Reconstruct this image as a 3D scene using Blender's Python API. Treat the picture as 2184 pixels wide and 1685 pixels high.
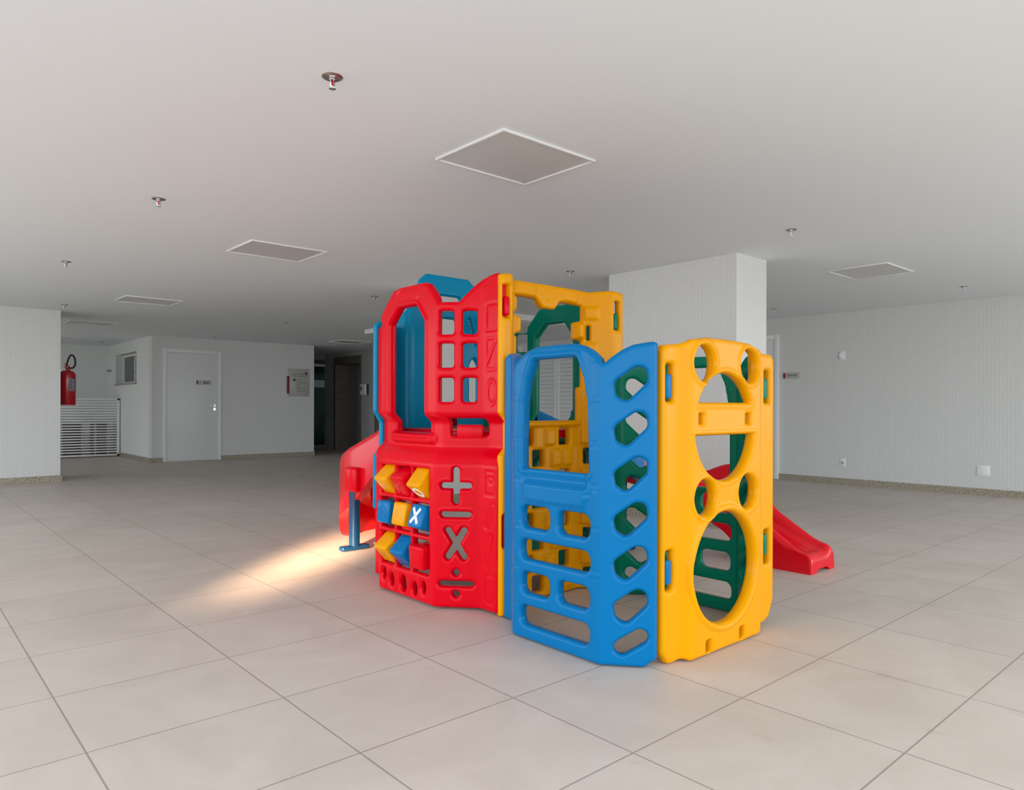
import bpy, bmesh, math, random
import numpy as np
from mathutils import Vector, Matrix

# ------------------------------------------------------------------ clear / camera / light
for o in list(bpy.data.objects):
    bpy.data.objects.remove(o, do_unlink=True)
scene = bpy.context.scene
COL = scene.collection
PI = math.pi
EYE = 1.06                      # camera height
YAW = math.radians(41.654)      # heading, clockwise from +Y  (+X far right of photo, +Y far left)
HC = 2.425                      # ceiling height

cam_d = bpy.data.cameras.new('camera')
cam = bpy.data.objects.new('camera', cam_d)
COL.objects.link(cam)
cam.location = (0, 0, EYE)
cam.rotation_mode = 'XYZ'
_R = Matrix.Rotation(-YAW, 4, 'Z') @ Matrix.Rotation(PI / 2, 4, 'X') @ Matrix.Rotation(0.0029, 4, 'Z')
cam.matrix_world = Matrix.Translation((0, 0, EYE)) @ _R
cam_d.sensor_fit = 'HORIZONTAL'
cam_d.sensor_width = 36.0
cam_d.lens = 36.0 * 1516.81 / 2184.0
cam_d.shift_x = 0.0
cam_d.shift_y = (870.24 - 842.5) / 2184.0
cam_d.clip_start = 0.02
cam_d.clip_end = 300
scene.camera = cam

world = bpy.data.worlds.new('world')
scene.world = world
world.use_nodes = True
wn = world.node_tree.nodes
bg = wn['Background']
bg.inputs['Color'].default_value = (0.86, 0.94, 1.0, 1)
bg.inputs['Strength'].default_value = 4.1

scene.view_settings.view_transform = 'Standard'
scene.view_settings.look = 'None'
scene.view_settings.gamma = 1.0
scene.view_settings.use_curve_mapping = False
scene.view_settings.exposure = 0.0
try:
    scene.cycles.use_denoising = True
    scene.cycles.denoiser = 'OPENIMAGEDENOISE'
    scene.cycles.max_bounces = 14
    scene.cycles.diffuse_bounces = 8
    scene.cycles.sample_clamp_indirect = 8.0
except Exception:
    pass

def area_light(name, loc, direction, sx, sy, energy, color=(1, 1, 1), spread=None, portal=False):
    L = bpy.data.lights.new(name, 'AREA')
    L.shape = 'RECTANGLE'; L.size = sx; L.size_y = sy
    L.energy = energy; L.color = color
    if spread is not None:
        L.spread = spread
    if portal:
        L.cycles.is_portal = True
    o = bpy.data.objects.new(name, L); COL.objects.link(o)
    d = Vector(direction).normalized()
    o.location = loc
    o.rotation_mode = 'QUATERNION'
    o.rotation_quaternion = d.to_track_quat('-Z', 'Y')
    return o

# low warm sun falling through a gap of the open left side
_az = Vector((0.775, 0.632, 0)).normalized()
_el = math.radians(13)
_sd = Vector((_az.x * math.cos(_el), _az.y * math.cos(_el), -math.sin(_el)))
_c = Vector((2.45, 4.78, 0.0))
sunbeam = area_light('low_sun_beam', _c - _sd * 6.2, _sd, 0.38, 0.34, 8.5, (1.0, 0.66, 0.40), math.radians(6))
# sky portals on the two open sides of the hall
area_light('sky_portal_left', (-2.4, 4.1, 1.21), (1, 0, 0), 12.2, 2.4, 1, portal=True)
area_light('sky_portal_alcove', (-2.4, 14.6, 1.21), (1, 0, 0), 2.8, 2.4, 1, portal=True)
area_light('sky_portal_rear', (4.0, -2.0, 1.21), (0, 1, 0), 12.8, 2.4, 1, portal=True)

# ------------------------------------------------------------------ materials
def new_mat(name):
    m = bpy.data.materials.new(name); m.use_nodes = True
    nt = m.node_tree
    return m, nt, nt.nodes['Principled BSDF']

def plain(name, rgb, rough=0.5, metal=0.0, spec=0.5, bump=0.0, bscale=40):
    m, nt, p = new_mat(name)
    p.inputs['Base Color'].default_value = (*rgb, 1)
    p.inputs['Roughness'].default_value = rough
    p.inputs['Metallic'].default_value = metal
    p.inputs['Specular IOR Level'].default_value = spec
    if bump > 0:
        tc = nt.nodes.new('ShaderNodeTexCoord')
        n = nt.nodes.new('ShaderNodeTexNoise'); n.inputs['Scale'].default_value = bscale
        n.inputs['Detail'].default_value = 3
        b = nt.nodes.new('ShaderNodeBump'); b.inputs['Strength'].default_value = bump
        b.inputs['Distance'].default_value = 0.01
        nt.links.new(tc.outputs['Object'], n.inputs['Vector'])
        nt.links.new(n.outputs['Fac'], b.inputs['Height'])
        nt.links.new(b.outputs['Normal'], p.inputs['Normal'])
    return m

def plastic(name, rgb, rough=0.20):
    return plain(name, rgb, rough, 0, 0.12, 0.04, 9)

M_RED = plastic('red_plastic', (0.66, 0.0004, 0.010))
M_REDG = plain('glossy_red_plastic', (0.66, 0.0004, 0.010), 0.22, 0, 0.40, 0.05, 9)
M_BLUE = plastic('blue_plastic', (0.0005, 0.142, 0.37))
M_TURQ = plastic('tower_blue_plastic', (0.0005, 0.235, 0.43))
M_YEL = plastic('yellow_plastic', (0.76, 0.312, 0.0003))
M_GRN = plastic('green_plastic', (0.0005, 0.17, 0.10))
M_POST = plain('painted_blue_tube', (0.002, 0.030, 0.085), 0.2, 0.0, 0.6)
M_WHITE = plain('white_paint', (0.83, 0.84, 0.83), 0.45)
M_WHITEMARK = plain('white_mark', (0.85, 0.88, 0.9), 0.4)
M_DOOR = plain('white_door_lacquer', (0.76, 0.775, 0.77), 0.35)
M_CEIL = plain('ceiling_paint', (0.82, 0.865, 0.89), 0.75, 0, 0.3, 0.02, 3)
M_PLASTER = plain('plaster_paint', (0.74, 0.75, 0.73), 0.8, 0, 0.2, 0.05, 60)
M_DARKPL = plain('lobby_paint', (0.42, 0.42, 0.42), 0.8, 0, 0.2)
M_STEEL = plain('brushed_steel', (0.35, 0.35, 0.36), 0.35, 0.8)
M_CHROME = plain('chrome', (0.75, 0.76, 0.78), 0.12, 1.0)
M_BRONZE = plain('sprinkler_plate_metal', (0.42, 0.37, 0.35), 0.25, 0.9)
M_LENS = plain('lamp_diffuser', (0.66, 0.65, 0.64), 0.35)
M_LAMPFR = plain('lamp_frame', (0.76, 0.77, 0.77), 0.4)
M_BLACK = plain('black_rubber', (0.012, 0.011, 0.012), 0.5)
M_EXT = plain('extinguisher_red', (0.42, 0.004, 0.012), 0.18, 0, 0.6)
M_SIGN = plain('frosted_sign_acrylic', (0.47, 0.455, 0.43), 0.3)
M_SIGNRED = plain('dark_red_acrylic', (0.20, 0.004, 0.018), 0.3)
M_INK = plain('dark_ink', (0.02, 0.02, 0.022), 0.5)
M_INKG = plain('grey_ink', (0.16, 0.155, 0.15), 0.5)
M_LABEL = plain('paper_label', (0.62, 0.72, 0.76), 0.5)
M_LABELINK = plain('label_blue_ink', (0.02, 0.10, 0.22), 0.5)
M_BULB = plain('red_glass_bulb', (0.6, 0.01, 0.02), 0.1)
M_BROWN = plain('dark_brown_wood', (0.030, 0.020, 0.012), 0.6)
M_DUN = plain('grey_storage_panel', (0.36, 0.35, 0.33), 0.6)
M_GREENBAND = plain('frosted_green_band', (0.04, 0.16, 0.13), 0.4)
M_WINGLASS = plain('window_dark_glass', (0.10, 0.115, 0.11), 0.08, 0, 0.6)
M_OLIVE = plain('olive_upholstery', (0.10, 0.09, 0.03), 0.8)

def glass_mat():
    m, nt, p = new_mat('green_tinted_glass')
    p.inputs['Base Color'].default_value = (0.03, 0.12, 0.10, 1)
    p.inputs['Transmission Weight'].default_value = 0.9
    p.inputs['Roughness'].default_value = 0.02
    p.inputs['IOR'].default_value = 1.08
    return m
M_GLASS = glass_mat()

def mosaic(name, axis, base=(0.70, 0.705, 0.69)):
    """white glass-mosaic wall, small tiles with soft grey joints; axis = world axis along the wall"""
    m, nt, p = new_mat(name)
    N, L = nt.nodes, nt.links
    tc = N.new('ShaderNodeTexCoord'); sep = N.new('ShaderNodeSeparateXYZ'); cmb = N.new('ShaderNodeCombineXYZ')
    L.new(tc.outputs['Object'], sep.inputs[0])
    L.new(sep.outputs[axis], cmb.inputs['X']); L.new(sep.outputs['Z'], cmb.inputs['Y'])
    def grid(w, h, mort, dark):
        b = N.new('ShaderNodeTexBrick')
        b.offset = 0.0; b.squash = 1.0
        b.inputs['Scale'].default_value = 1.0
        b.inputs['Brick Width'].default_value = w
        b.inputs['Row Height'].default_value = h
        b.inputs['Mortar Size'].default_value = mort
        b.inputs['Mortar Smooth'].default_value = 0.5
        b.inputs['Bias'].default_value = 0.0
        L.new(cmb.outputs[0], b.inputs['Vector'])
        return b
    b = grid(0.042, 0.042, 0.004, 0)
    b.inputs['Color1'].default_value = (*base, 1)
    b.inputs['Color2'].default_value = (*[c * 0.975 for c in base], 1)
    b.inputs['Mortar'].default_value = (*[c * 0.965 for c in base], 1)
    b2 = grid(0.042, 50.0, 0.006, 0)
    b2.inputs['Color1'].default_value = (1, 1, 1, 1); b2.inputs['Color2'].default_value = (0.985, 0.985, 0.985, 1)
    b2.inputs['Mortar'].default_value = (0.945, 0.948, 0.95, 1)
    mx = N.new('ShaderNodeMix'); mx.data_type = 'RGBA'; mx.blend_type = 'MULTIPLY'
    mx.inputs['Factor'].default_value = 1.0
    L.new(b.outputs['Color'], mx.inputs['A']); L.new(b2.outputs['Color'], mx.inputs['B'])
    L.new(mx.outputs['Result'], p.inputs['Base Color'])
    p.inputs['Roughness'].default_value = 0.42
    p.inputs['Specular IOR Level'].default_value = 0.35
    bp = N.new('ShaderNodeBump'); bp.inputs['Strength'].default_value = 0.12; bp.inputs['Distance'].default_value = 0.003
    bp.invert = True
    L.new(b.outputs['Fac'], bp.inputs['Height']); L.new(bp.outputs['Normal'], p.inputs['Normal'])
    return m
M_MOS_X = mosaic('mosaic_wall_along_y', 'Y')     # for planes x = const
M_MOS_Y = mosaic('mosaic_wall_along_x', 'X')     # for planes y = const

def granite(name, c1, c2, c3, scale=55):
    m, nt, p = new_mat(name)
    N, L = nt.nodes, nt.links
    tc = N.new('ShaderNodeTexCoord')
    n = N.new('ShaderNodeTexNoise'); n.inputs['Scale'].default_value = scale; n.inputs['Detail'].default_value = 5
    n.inputs['Roughness'].default_value = 0.7
    r = N.new('ShaderNodeValToRGB')
    e = r.color_ramp.elements
    e[0].position = 0.36; e[0].color = (*c1, 1)
    e[1].position = 0.62; e[1].color = (*c3, 1)
    k = e.new(0.47); k.color = (*c2, 1)
    L.new(tc.outputs['Object'], n.inputs['Vector']); L.new(n.outputs['Fac'], r.inputs['Fac'])
    L.new(r.outputs['Color'], p.inputs['Base Color'])
    p.inputs['Roughness'].default_value = 0.35
    return m
M_GRAN = granite('granite_baseboard', (0.10, 0.085, 0.06), (0.33, 0.28, 0.21), (0.46, 0.41, 0.33), 60)
M_GRAN2 = granite('granite_lift_frame', (0.05, 0.042, 0.032), (0.15, 0.12, 0.09), (0.23, 0.19, 0.15), 45)

def floor_mat():
    m, nt, p = new_mat('porcelain_floor_tiles')
    N, L = nt.nodes, nt.links
    tc = N.new('ShaderNodeTexCoord')
    mp = N.new('ShaderNodeMapping')
    TX, TY, OX, OY = 0.6293, 0.5537, 0.4756, 2.4922
    mp.inputs['Location'].default_value = (-(OX - 100 * TX), -(OY - 100 * TY), 0)
    L.new(tc.outputs['Object'], mp.inputs['Vector'])
    def brick(mort):
        b = N.new('ShaderNodeTexBrick'); b.offset = 0.0; b.squash = 1.0
        b.inputs['Scale'].default_value = 1.0
        b.inputs['Brick Width'].default_value = TX
        b.inputs['Row Height'].default_value = TY
        b.inputs['Mortar Size'].default_value = mort
        b.inputs['Mortar Smooth'].default_value = 0.15
        b.inputs['Bias'].default_value = 0.0
        L.new(mp.outputs['Vector'], b.inputs['Vector'])
        return b
    b = brick(0.0032)
    b.inputs['Color1'].default_value = (0.59, 0.525, 0.475, 1)
    b.inputs['Color2'].default_value = (0.555, 0.495, 0.445, 1)
    b.inputs['Mortar'].default_value = (0.33, 0.285, 0.26, 1)
    n = N.new('ShaderNodeTexNoise'); n.inputs['Scale'].default_value = 1.9; n.inputs['Detail'].default_value = 7
    n.inputs['Roughness'].default_value = 0.62; n.inputs['Distortion'].default_value = 1.1
    L.new(tc.outputs['Object'], n.inputs['Vector'])
    r = N.new('ShaderNodeValToRGB')
    r.color_ramp.elements[0].position = 0.32; r.color_ramp.elements[0].color = (0.86, 0.84, 0.82, 1)
    r.color_ramp.elements[1].position = 0.68; r.color_ramp.elements[1].color = (1.0, 1.0, 1.0, 1)
    L.new(n.outputs['Fac'], r.inputs['Fac'])
    mx = N.new('ShaderNodeMix'); mx.data_type = 'RGBA'; mx.blend_type = 'MULTIPLY'; mx.inputs['Factor'].default_value = 0.8
    L.new(b.outputs['Color'], mx.inputs['A']); L.new(r.outputs['Color'], mx.inputs['B'])
    # small scuffs and stains
    n2 = N.new('ShaderNodeTexNoise'); n2.inputs['Scale'].default_value = 5.5; n2.inputs['Detail'].default_value = 2
    L.new(tc.outputs['Object'], n2.inputs['Vector'])
    r2 = N.new('ShaderNodeValToRGB')
    r2.color_ramp.elements[0].position = 0.70; r2.color_ramp.elements[0].color = (1, 1, 1, 1)
    r2.color_ramp.elements[1].position = 0.80; r2.color_ramp.elements[1].color = (0.84, 0.78, 0.70, 1)
    L.new(n2.outputs['Fac'], r2.inputs['Fac'])
    mx2 = N.new('ShaderNodeMix'); mx2.data_type = 'RGBA'; mx2.blend_type = 'MULTIPLY'; mx2.inputs['Factor'].default_value = 0.6
    L.new(mx.outputs['Result'], mx2.inputs['A']); L.new(r2.outputs['Color'], mx2.inputs['B'])
    L.new(mx2.outputs['Result'], p.inputs['Base Color'])
    p.inputs['Roughness'].default_value = 0.5
    p.inputs['Specular IOR Level'].default_value = 0.3
    bp = N.new('ShaderNodeBump'); bp.inputs['Strength'].default_value = 0.25; bp.inputs['Distance'].default_value = 0.002
    bp.invert = True
    L.new(b.outputs['Fac'], bp.inputs['Height']); L.new(bp.outputs['Normal'], p.inputs['Normal'])
    return m
M_FLOOR = floor_mat()

# ------------------------------------------------------------------ helpers
def link(o, parent=None):
    COL.objects.link(o)
    if parent is not None:
        o.parent = parent
    return o

def tag(o, label=None, cat=None, group=None, kind=None):
    if label: o['label'] = label
    if cat: o['category'] = cat
    if group: o['group'] = group
    if kind: o['kind'] = kind
    return o

def empty(name, loc, rz=0.0):
    o = bpy.data.objects.new(name, None)
    o.location = loc; o.rotation_euler = (0, 0, rz)
    o.empty_display_size = 0.1
    COL.objects.link(o)
    return o

def finish(bm, name, mats, parent=None, smooth=False, angle=None):
    me = bpy.data.meshes.new(name)
    bmesh.ops.recalc_face_normals(bm, faces=bm.faces)
    bm.to_mesh(me); bm.free()
    for m in (mats if isinstance(mats, (list, tuple)) else [mats]):
        me.materials.append(m)
    if smooth:
        me.shade_smooth()
        if angle is not None:
            try:
                me.set_sharp_from_angle(angle=angle)
            except Exception:
                pass
    o = bpy.data.objects.new(name, me)
    return link(o, parent)

def add_box(bm, lo, hi, bevel=0.0, mat=0, rot=None, pivot=None, seg=2):
    lo, hi = Vector(lo), Vector(hi)
    c, s = (lo + hi) / 2, (hi - lo)
    r = bmesh.ops.create_cube(bm, size=1.0, matrix=Matrix.Translation(c) @ Matrix.Diagonal((*s, 1)))
    vs = r['verts']
    fs = set(f for v in vs for f in v.link_faces)
    for f in fs: f.material_index = mat
    if bevel > 0:
        es = list(set(e for v in vs for e in v.link_edges))
        rb = bmesh.ops.bevel(bm, geom=es, offset=bevel, segments=seg, profile=0.5, affect='EDGES')
        vs = list(set(v for f in rb['faces'] for v in f.verts) | set(v for v in vs if v.is_valid))
        for f in rb['faces']: f.material_index = mat
    if rot is not None:
        bmesh.ops.rotate(bm, verts=[v for v in vs if v.is_valid], cent=pivot if pivot is not None else c, matrix=rot)
    return vs

def add_cyl(bm, p0, p1, r0, r1=None, seg=24, mat=0, caps=True):
    p0, p1 = Vector(p0), Vector(p1)
    r1 = r0 if r1 is None else r1
    d = p1 - p0
    q = d.to_track_quat('Z', 'Y').to_matrix().to_4x4()
    before = set(bm.faces)
    r = bmesh.ops.create_cone(bm, cap_ends=caps, segments=seg, radius1=r0, radius2=r1, depth=d.length,
                              matrix=Matrix.Translation((p0 + p1) / 2) @ q)
    for f in bm.faces:
        if f not in before: f.material_index = mat
    return r['verts']

def add_lathe(bm, prof, seg=32, center=(0, 0, 0), mat=0):
    """prof: list of (r, z) from bottom to top; closed at r = 0 ends"""
    rings = []
    cx, cy, cz = center
    for r, z in prof:
        if r < 1e-6:
            rings.append([bm.verts.new((cx, cy, cz + z))])
        else:
            rings.append([bm.verts.new((cx + r * math.cos(2 * PI * k / seg), cy + r * math.sin(2 * PI * k / seg), cz + z)) for k in range(seg)])
    for a, b in zip(rings[:-1], rings[1:]):
        for k in range(seg):
            k2 = (k + 1) % seg
            if len(a) == 1 and len(b) == 1: continue
            if len(a) == 1: f = bm.faces.new((a[0], b[k2], b[k]))
            elif len(b) == 1: f = bm.faces.new((a[k], a[k2], b[0]))
            else: f = bm.faces.new((a[k], a[k2], b[k2], b[k]))
            f.material_index = mat

def add_tube(bm, pts, r, seg=10, mat=0):
    pts = [Vector(p) for p in pts]
    rings = []
    up = Vector((0, 0, 1))
    for i, p in enumerate(pts):
        t = (pts[min(i + 1, len(pts) - 1)] - pts[max(i - 1, 0)]).normalized()
        if i == 0:
            a = t.orthogonal().normalized()
        else:
            a = (a - t * a.dot(t)).normalized()
        b = t.cross(a)
        rr = r[i] if isinstance(r, (list, tuple)) else r
        rings.append([bm.verts.new(p + (a * math.cos(2 * PI * k / seg) + b * math.sin(2 * PI * k / seg)) * rr) for k in range(seg)])
    for A, B in zip(rings[:-1], rings[1:]):
        for k in range(seg):
            f = bm.faces.new((A[k], A[(k + 1) % seg], B[(k + 1) % seg], B[k])); f.material_index = mat
    f = bm.faces.new(rings[0][::-1]); f.material_index = mat
    f = bm.faces.new(rings[-1]); f.material_index = mat

def box_obj(name, lo, hi, mat, parent=None, bevel=0.0):
    bm = bmesh.new(); add_box(bm, lo, hi, bevel)
    return finish(bm, name, mat, parent, smooth=bevel > 0, angle=0.7)

def struct(name, lo, hi, mat, bevel=0.0, parent=None):
    o = box_obj(name, lo, hi, mat, parent, bevel)
    if parent is None: o['kind'] = 'structure'
    return o

def text_mesh(name, body, size, mat, matrix, parent=None, align='LEFT', extrude=0.0008, join=None):
    cu = bpy.data.curves.new(name, 'FONT'); cu.body = body; cu.size = size
    cu.align_x = align; cu.extrude = extrude
    ob = bpy.data.objects.new(name + '_src', cu)
    COL.objects.link(ob)
    dg = bpy.context.evaluated_depsgraph_get()
    me = bpy.data.meshes.new_from_object(ob.evaluated_get(dg))
    bpy.data.objects.remove(ob, do_unlink=True)
    me.transform(matrix)
    return me

# ------------------------------------------------------------------ the setting
# floor runs out beyond the open sides of the hall
bm = bmesh.new()
add_box(bm, (-40, -40, -0.2), (40, 45, 0.0))
o = finish(bm, 'floor', M_FLOOR); o['kind'] = 'structure'
struct('ceiling', (-2.4, -2.0, HC), (13.5, 25.0, HC + 0.30), M_CEIL)

BB = 0.085   # baseboard height
def wall_x(name, x, y0, y1, thick, side, mat=M_MOS_X):      # plane x=const, body on +x (side=1) or -x
    lo, hi = (x, y0, 0), (x + thick, y1, HC)
    if side < 0: lo, hi = (x - thick, y0, 0), (x, y1, HC)
    return struct(name, lo, hi, mat)

# right wall, x = 10.15
wall_x('wall_daylight_block', -2.2, 10.2, 13.2, 0.2, -1)  # added unseen wall, cuts daylight from the left deeper in the hall
wall_x('wall_daylight_block_far', -2.2, 16.0, 18.1, 0.2, -1)  # added unseen wall, keeps daylight off the alcove's back wall
wall_x('wall_right', 10.15, -2.0, 12.30, 0.2, 1)
struct('baseboard_right', (10.132, -2.0, 0), (10.15, 5.345, BB), M_GRAN)
# back wall with the toilet door, y = 14.67
struct('wall_back', (3.87, 14.67, 0), (7.185, 14.87, HC), M_MOS_Y)
struct('baseboard_back', (5.175, 14.652, 0), (7.20, 14.67, BB), M_GRAN)
struct('baseboard_door', (3.855, 14.652, 0), (4.065, 14.67, BB), M_GRAN)
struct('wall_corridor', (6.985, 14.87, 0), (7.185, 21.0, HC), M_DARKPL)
# alcove behind it
AX = 3.87
wlo, whi = (15.74, 1.555), (17.43, 2.185)       # window opening  (y, z)
bm = bmesh.new()
add_box(bm, (AX, 14.87, 0), (AX + 0.2, wlo[0], HC)); add_box(bm, (AX, whi[0], 0), (AX + 0.2, 18.07, HC))
add_box(bm, (AX, wlo[0], 0), (AX + 0.2, whi[0], wlo[1])); add_box(bm, (AX, wlo[0], whi[1]), (AX + 0.2, whi[0], HC))
o = finish(bm, 'wall_alcove', M_PLASTER); o['kind'] = 'structure'
struct('baseboard_alcove', (AX - 0.018, 14.67, 0), (AX, 18.07, BB), M_GRAN)
struct('wall_alcove_back', (-2.4, 18.07, 0), (AX + 0.2, 18.27, HC), M_PLASTER)
# left block
struct('wall_left', (0.10, 11.83, 0), (1.925, 12.75, HC), M_MOS_Y)
struct('baseboard_left', (0.08, 11.812, 0), (1.943, 12.77, BB), M_GRAN)
# pillars
struct('wall_pillar_right', (5.60, 3.345, 0), (6.113, 4.80, HC), M_MOS_X)
struct('baseboard_pillar', (5.583, 3.327, 0), (6.131, 4.818, BB), M_GRAN)
struct('wall_pillar_middle', (4.50, 6.45, 0), (5.45, 6.95, HC), M_MOS_Y)
struct('baseboard_middle', (4.482, 6.432, 0), (5.468, 6.968, BB), M_GRAN)
# shallow white ceiling beam seen through the tower
struct('trim_1', (5.5, 7.62, HC - 0.085), (10.15, 8.15, HC), M_WHITE, 0.012)

# lift lobby wall x = 8.65 with two granite framed recesses
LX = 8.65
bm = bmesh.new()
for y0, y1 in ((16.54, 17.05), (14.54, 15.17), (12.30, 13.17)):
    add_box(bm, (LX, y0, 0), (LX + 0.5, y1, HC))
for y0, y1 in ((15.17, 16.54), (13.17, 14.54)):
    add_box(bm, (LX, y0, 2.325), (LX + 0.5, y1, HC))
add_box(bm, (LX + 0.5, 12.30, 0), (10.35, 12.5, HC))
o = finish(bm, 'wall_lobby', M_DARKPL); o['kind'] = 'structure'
for k, (y0, y1) in enumerate(((15.17, 16.54), (13.17, 14.54))):
    d = empty('door_%d' % (4 + k), (LX, (y0 + y1) / 2, 0)); d['kind'] = 'structure'
    yc = (y0 + y1) / 2
    bm = bmesh.new()
    add_box(bm, (-0.015, y0 - yc, 0), (0.42, y0 - yc + 0.09, 2.325))
    add_box(bm, (-0.015, y1 - yc - 0.09, 0), (0.42, y1 - yc, 2.325))
    add_box(bm, (-0.015, y0 - yc + 0.09, 2.14), (0.42, y1 - yc - 0.09, 2.325))
    finish(bm, 'granite_frame', M_GRAN2, d)
    w = (y1 - y0 - 0.18)
    box_obj('door_panel', (0.36, -w / 2, 0), (0.40, -0.004, 2.14), M_STEEL, d)
    box_obj('door_panel', (0.345, 0.004, 0), (0.385, w / 2, 2.14), M_STEEL, d)
    box_obj('door_edge_trim', (0.335, 0.0, 0), (0.345, 0.06, 2.10), M_CHROME, d)
# dark room behind tinted glass at the corridor's end
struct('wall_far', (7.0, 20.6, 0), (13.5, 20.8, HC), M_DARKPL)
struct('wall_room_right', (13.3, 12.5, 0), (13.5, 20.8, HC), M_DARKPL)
g = empty('window_2', (9.4, 18.4, 0)); g['kind'] = 'structure'
box_obj('glass_pane', (-2.2, 0, 0.02), (3.9, 0.012, 2.20), M_GLASS, g)
box_obj('frosted_band', (-2.2, -0.003, 1.62), (3.9, -0.001, 1.82), M_GREENBAND, g)
box_obj('head_rail', (-2.2, -0.02, 2.20), (3.9, 0.03, 2.27), M_DARKPL, g)

# ------------------------------------------------------------------ doors and windows
def hinged_door(name, origin, rz, w, h, jamb, handle_side, handle=True):
    """local x along the wall, -y towards the room"""
    d = empty(name, origin, rz); d['kind'] = 'structure'
    bm = bmesh.new()
    add_box(bm, (-w / 2 - jamb, -0.035, 0), (-w / 2, 0.0, h + jamb), 0.006)
    add_box(bm, (w / 2, -0.035, 0), (w / 2 + jamb, 0.0, h + jamb), 0.006)
    add_box(bm, (-w / 2, -0.035, h), (w / 2, 0.0, h + jamb), 0.006)
    finish(bm, 'door_frame', M_WHITE, d, True, 0.7)
    leaf = box_obj('door_leaf', (-w / 2 + 0.004, -0.018, 0.012), (w / 2 - 0.004, -0.001, h - 0.004), M_DOOR, d, 0.002)
    if handle:
        hx = handle_side * (w / 2 - 0.07)
        bm = bmesh.new()
        add_cyl(bm, (hx, -0.018, 1.09), (hx, -0.028, 1.09), 0.026)
        add_cyl(bm, (hx, -0.028, 1.09), (hx, -0.065, 1.09), 0.010)
        add_box(bm, (min(hx, hx - handle_side * 0.13), -0.074, 1.08), (max(hx, hx - handle_side * 0.13), -0.060, 1.10), 0.004)
        finish(bm, 'lever_handle', M_CHROME, leaf, True, 0.7)
        bm = bmesh.new()
        add_cyl(bm, (hx, -0.018, 1.02), (hx, -0.03, 1.02), 0.028)
        add_box(bm, (hx - 0.004, -0.032, 1.008), (hx + 0.004, -0.029, 1.03))
        finish(bm, 'lock_rose', M_CHROME, leaf, True, 0.7)
    return d
hinged_door('door_1', (4.617, 14.67, 0), 0.0, 0.965, 2.12, 0.065, 1)
hinged_door('door_2', (10.15, 5.86, 0), -PI / 2, 0.90, 2.11, 0.07, 1)
hinged_door('door_3', (10.15, 11.62, 0), -PI / 2, 0.95, 2.30, 0.07, -1, False)

# louvred double closet door on the right wall
lv = empty('door_6', (10.15, 10.03, 0), -PI / 2); lv['kind'] = 'structure'
bm = bmesh.new()
Wd = 1.22; Hd = 2.26
add_box(bm, (-Wd / 2 - 0.07, -0.05, 0), (-Wd / 2, 0, Hd + 0.07), 0.004)
add_box(bm, (Wd / 2, -0.05, 0), (Wd / 2 + 0.07, 0, Hd + 0.07), 0.004)
add_box(bm, (-Wd / 2, -0.05, Hd), (Wd / 2, 0, Hd + 0.07), 0.004)
finish(bm, 'door_frame', M_WHITE, lv, True, 0.7)
for sgn in (-1, 1):
    x0, x1 = (-Wd / 2 + 0.004, -0.003) if sgn < 0 else (0.003, Wd / 2 - 0.004)
    bm = bmesh.new()
    add_box(bm, (x0, -0.042, 0.01), (x0 + 0.075, -0.008, Hd - 0.004), 0.004)
    add_box(bm, (x1 - 0.075, -0.042, 0.01), (x1, -0.008, Hd - 0.004), 0.004)
    add_box(bm, (x0 + 0.075, -0.042, 0.01), (x1 - 0.075, -0.008, 0.12), 0.004)
    add_box(bm, (x0 + 0.075, -0.042, Hd - 0.09), (x1 - 0.075, -0.008, Hd - 0.004), 0.004)
    leaf = finish(bm, 'louvre_leaf', M_WHITE, lv, True, 0.7)
    bm = bmesh.new()
    n = 26
    for i in range(n):
        z = 0.155 + i * (Hd - 0.28) / (n - 1)
        add_box(bm, (x0 + 0.075, -0.029, z - 0.040), (x1 - 0.075, -0.019, z + 0.040),
                rot=Matrix.Rotation(-0.50, 3, 'X'), pivot=Vector(((x0 + x1) / 2, -0.024, z)))
    finish(bm, 'louvre_slats', M_WHITE, leaf)
    if sgn > 0:
        bm = bmesh.new(); add_lathe(bm, [(0, -0.012), (0.010, -0.010), (0.012, 0), (0.006, 0.012), (0.005, 0.02)], 12)
        bmesh.ops.rotate(bm, verts=bm.verts, cent=(0, 0, 0), matrix=Matrix.Rotation(-PI / 2, 3, 'X'))
        bmesh.ops.translate(bm, verts=bm.verts, vec=(x0 + 0.035, -0.06, 1.06))
        finish(bm, 'knob', M_CHROME, leaf, True)

# sliding window in the alcove wall
wd = empty('window_1', (AX, (wlo[0] + whi[0]) / 2, wlo[1]), -PI / 2); wd['kind'] = 'structure'
ww, wh = whi[0] - wlo[0], whi[1] - wlo[1]
bm = bmesh.new()
t = 0.045; yb = 0.15
add_box(bm, (-ww / 2, yb, 0), (ww / 2, yb + 0.06, t)); add_box(bm, (-ww / 2, yb, wh - t), (ww / 2, yb + 0.06, wh))
add_box(bm, (-ww / 2, yb, t), (-ww / 2 + t, yb + 0.06, wh - t)); add_box(bm, (ww / 2 - t, yb, t), (ww / 2, yb + 0.06, wh - t))
add_box(bm, (0.10, yb - 0.01, t), (0.10 + 0.055, yb + 0.05, wh - t))
finish(bm, 'window_frame', M_WHITE, wd)
box_obj('window_pane', (-ww / 2 + t, yb + 0.02, t), (0.10, yb + 0.03, wh - t), M_WINGLASS, wd)
box_obj('window_pane', (0.155, yb + 0.03, t), (ww / 2 - t, yb + 0.04, wh - t), M_WINGLASS, wd)
box_obj('window_sill', (-ww / 2 - 0.03, -0.03, -0.03), (ww / 2 + 0.03, yb, 0.0), M_GRAN, wd)
struct('trim_2', (AX + 0.2, 15.6, 1.4), (AX + 0.24, 17.6, 2.3), M_DARKPL)

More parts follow.
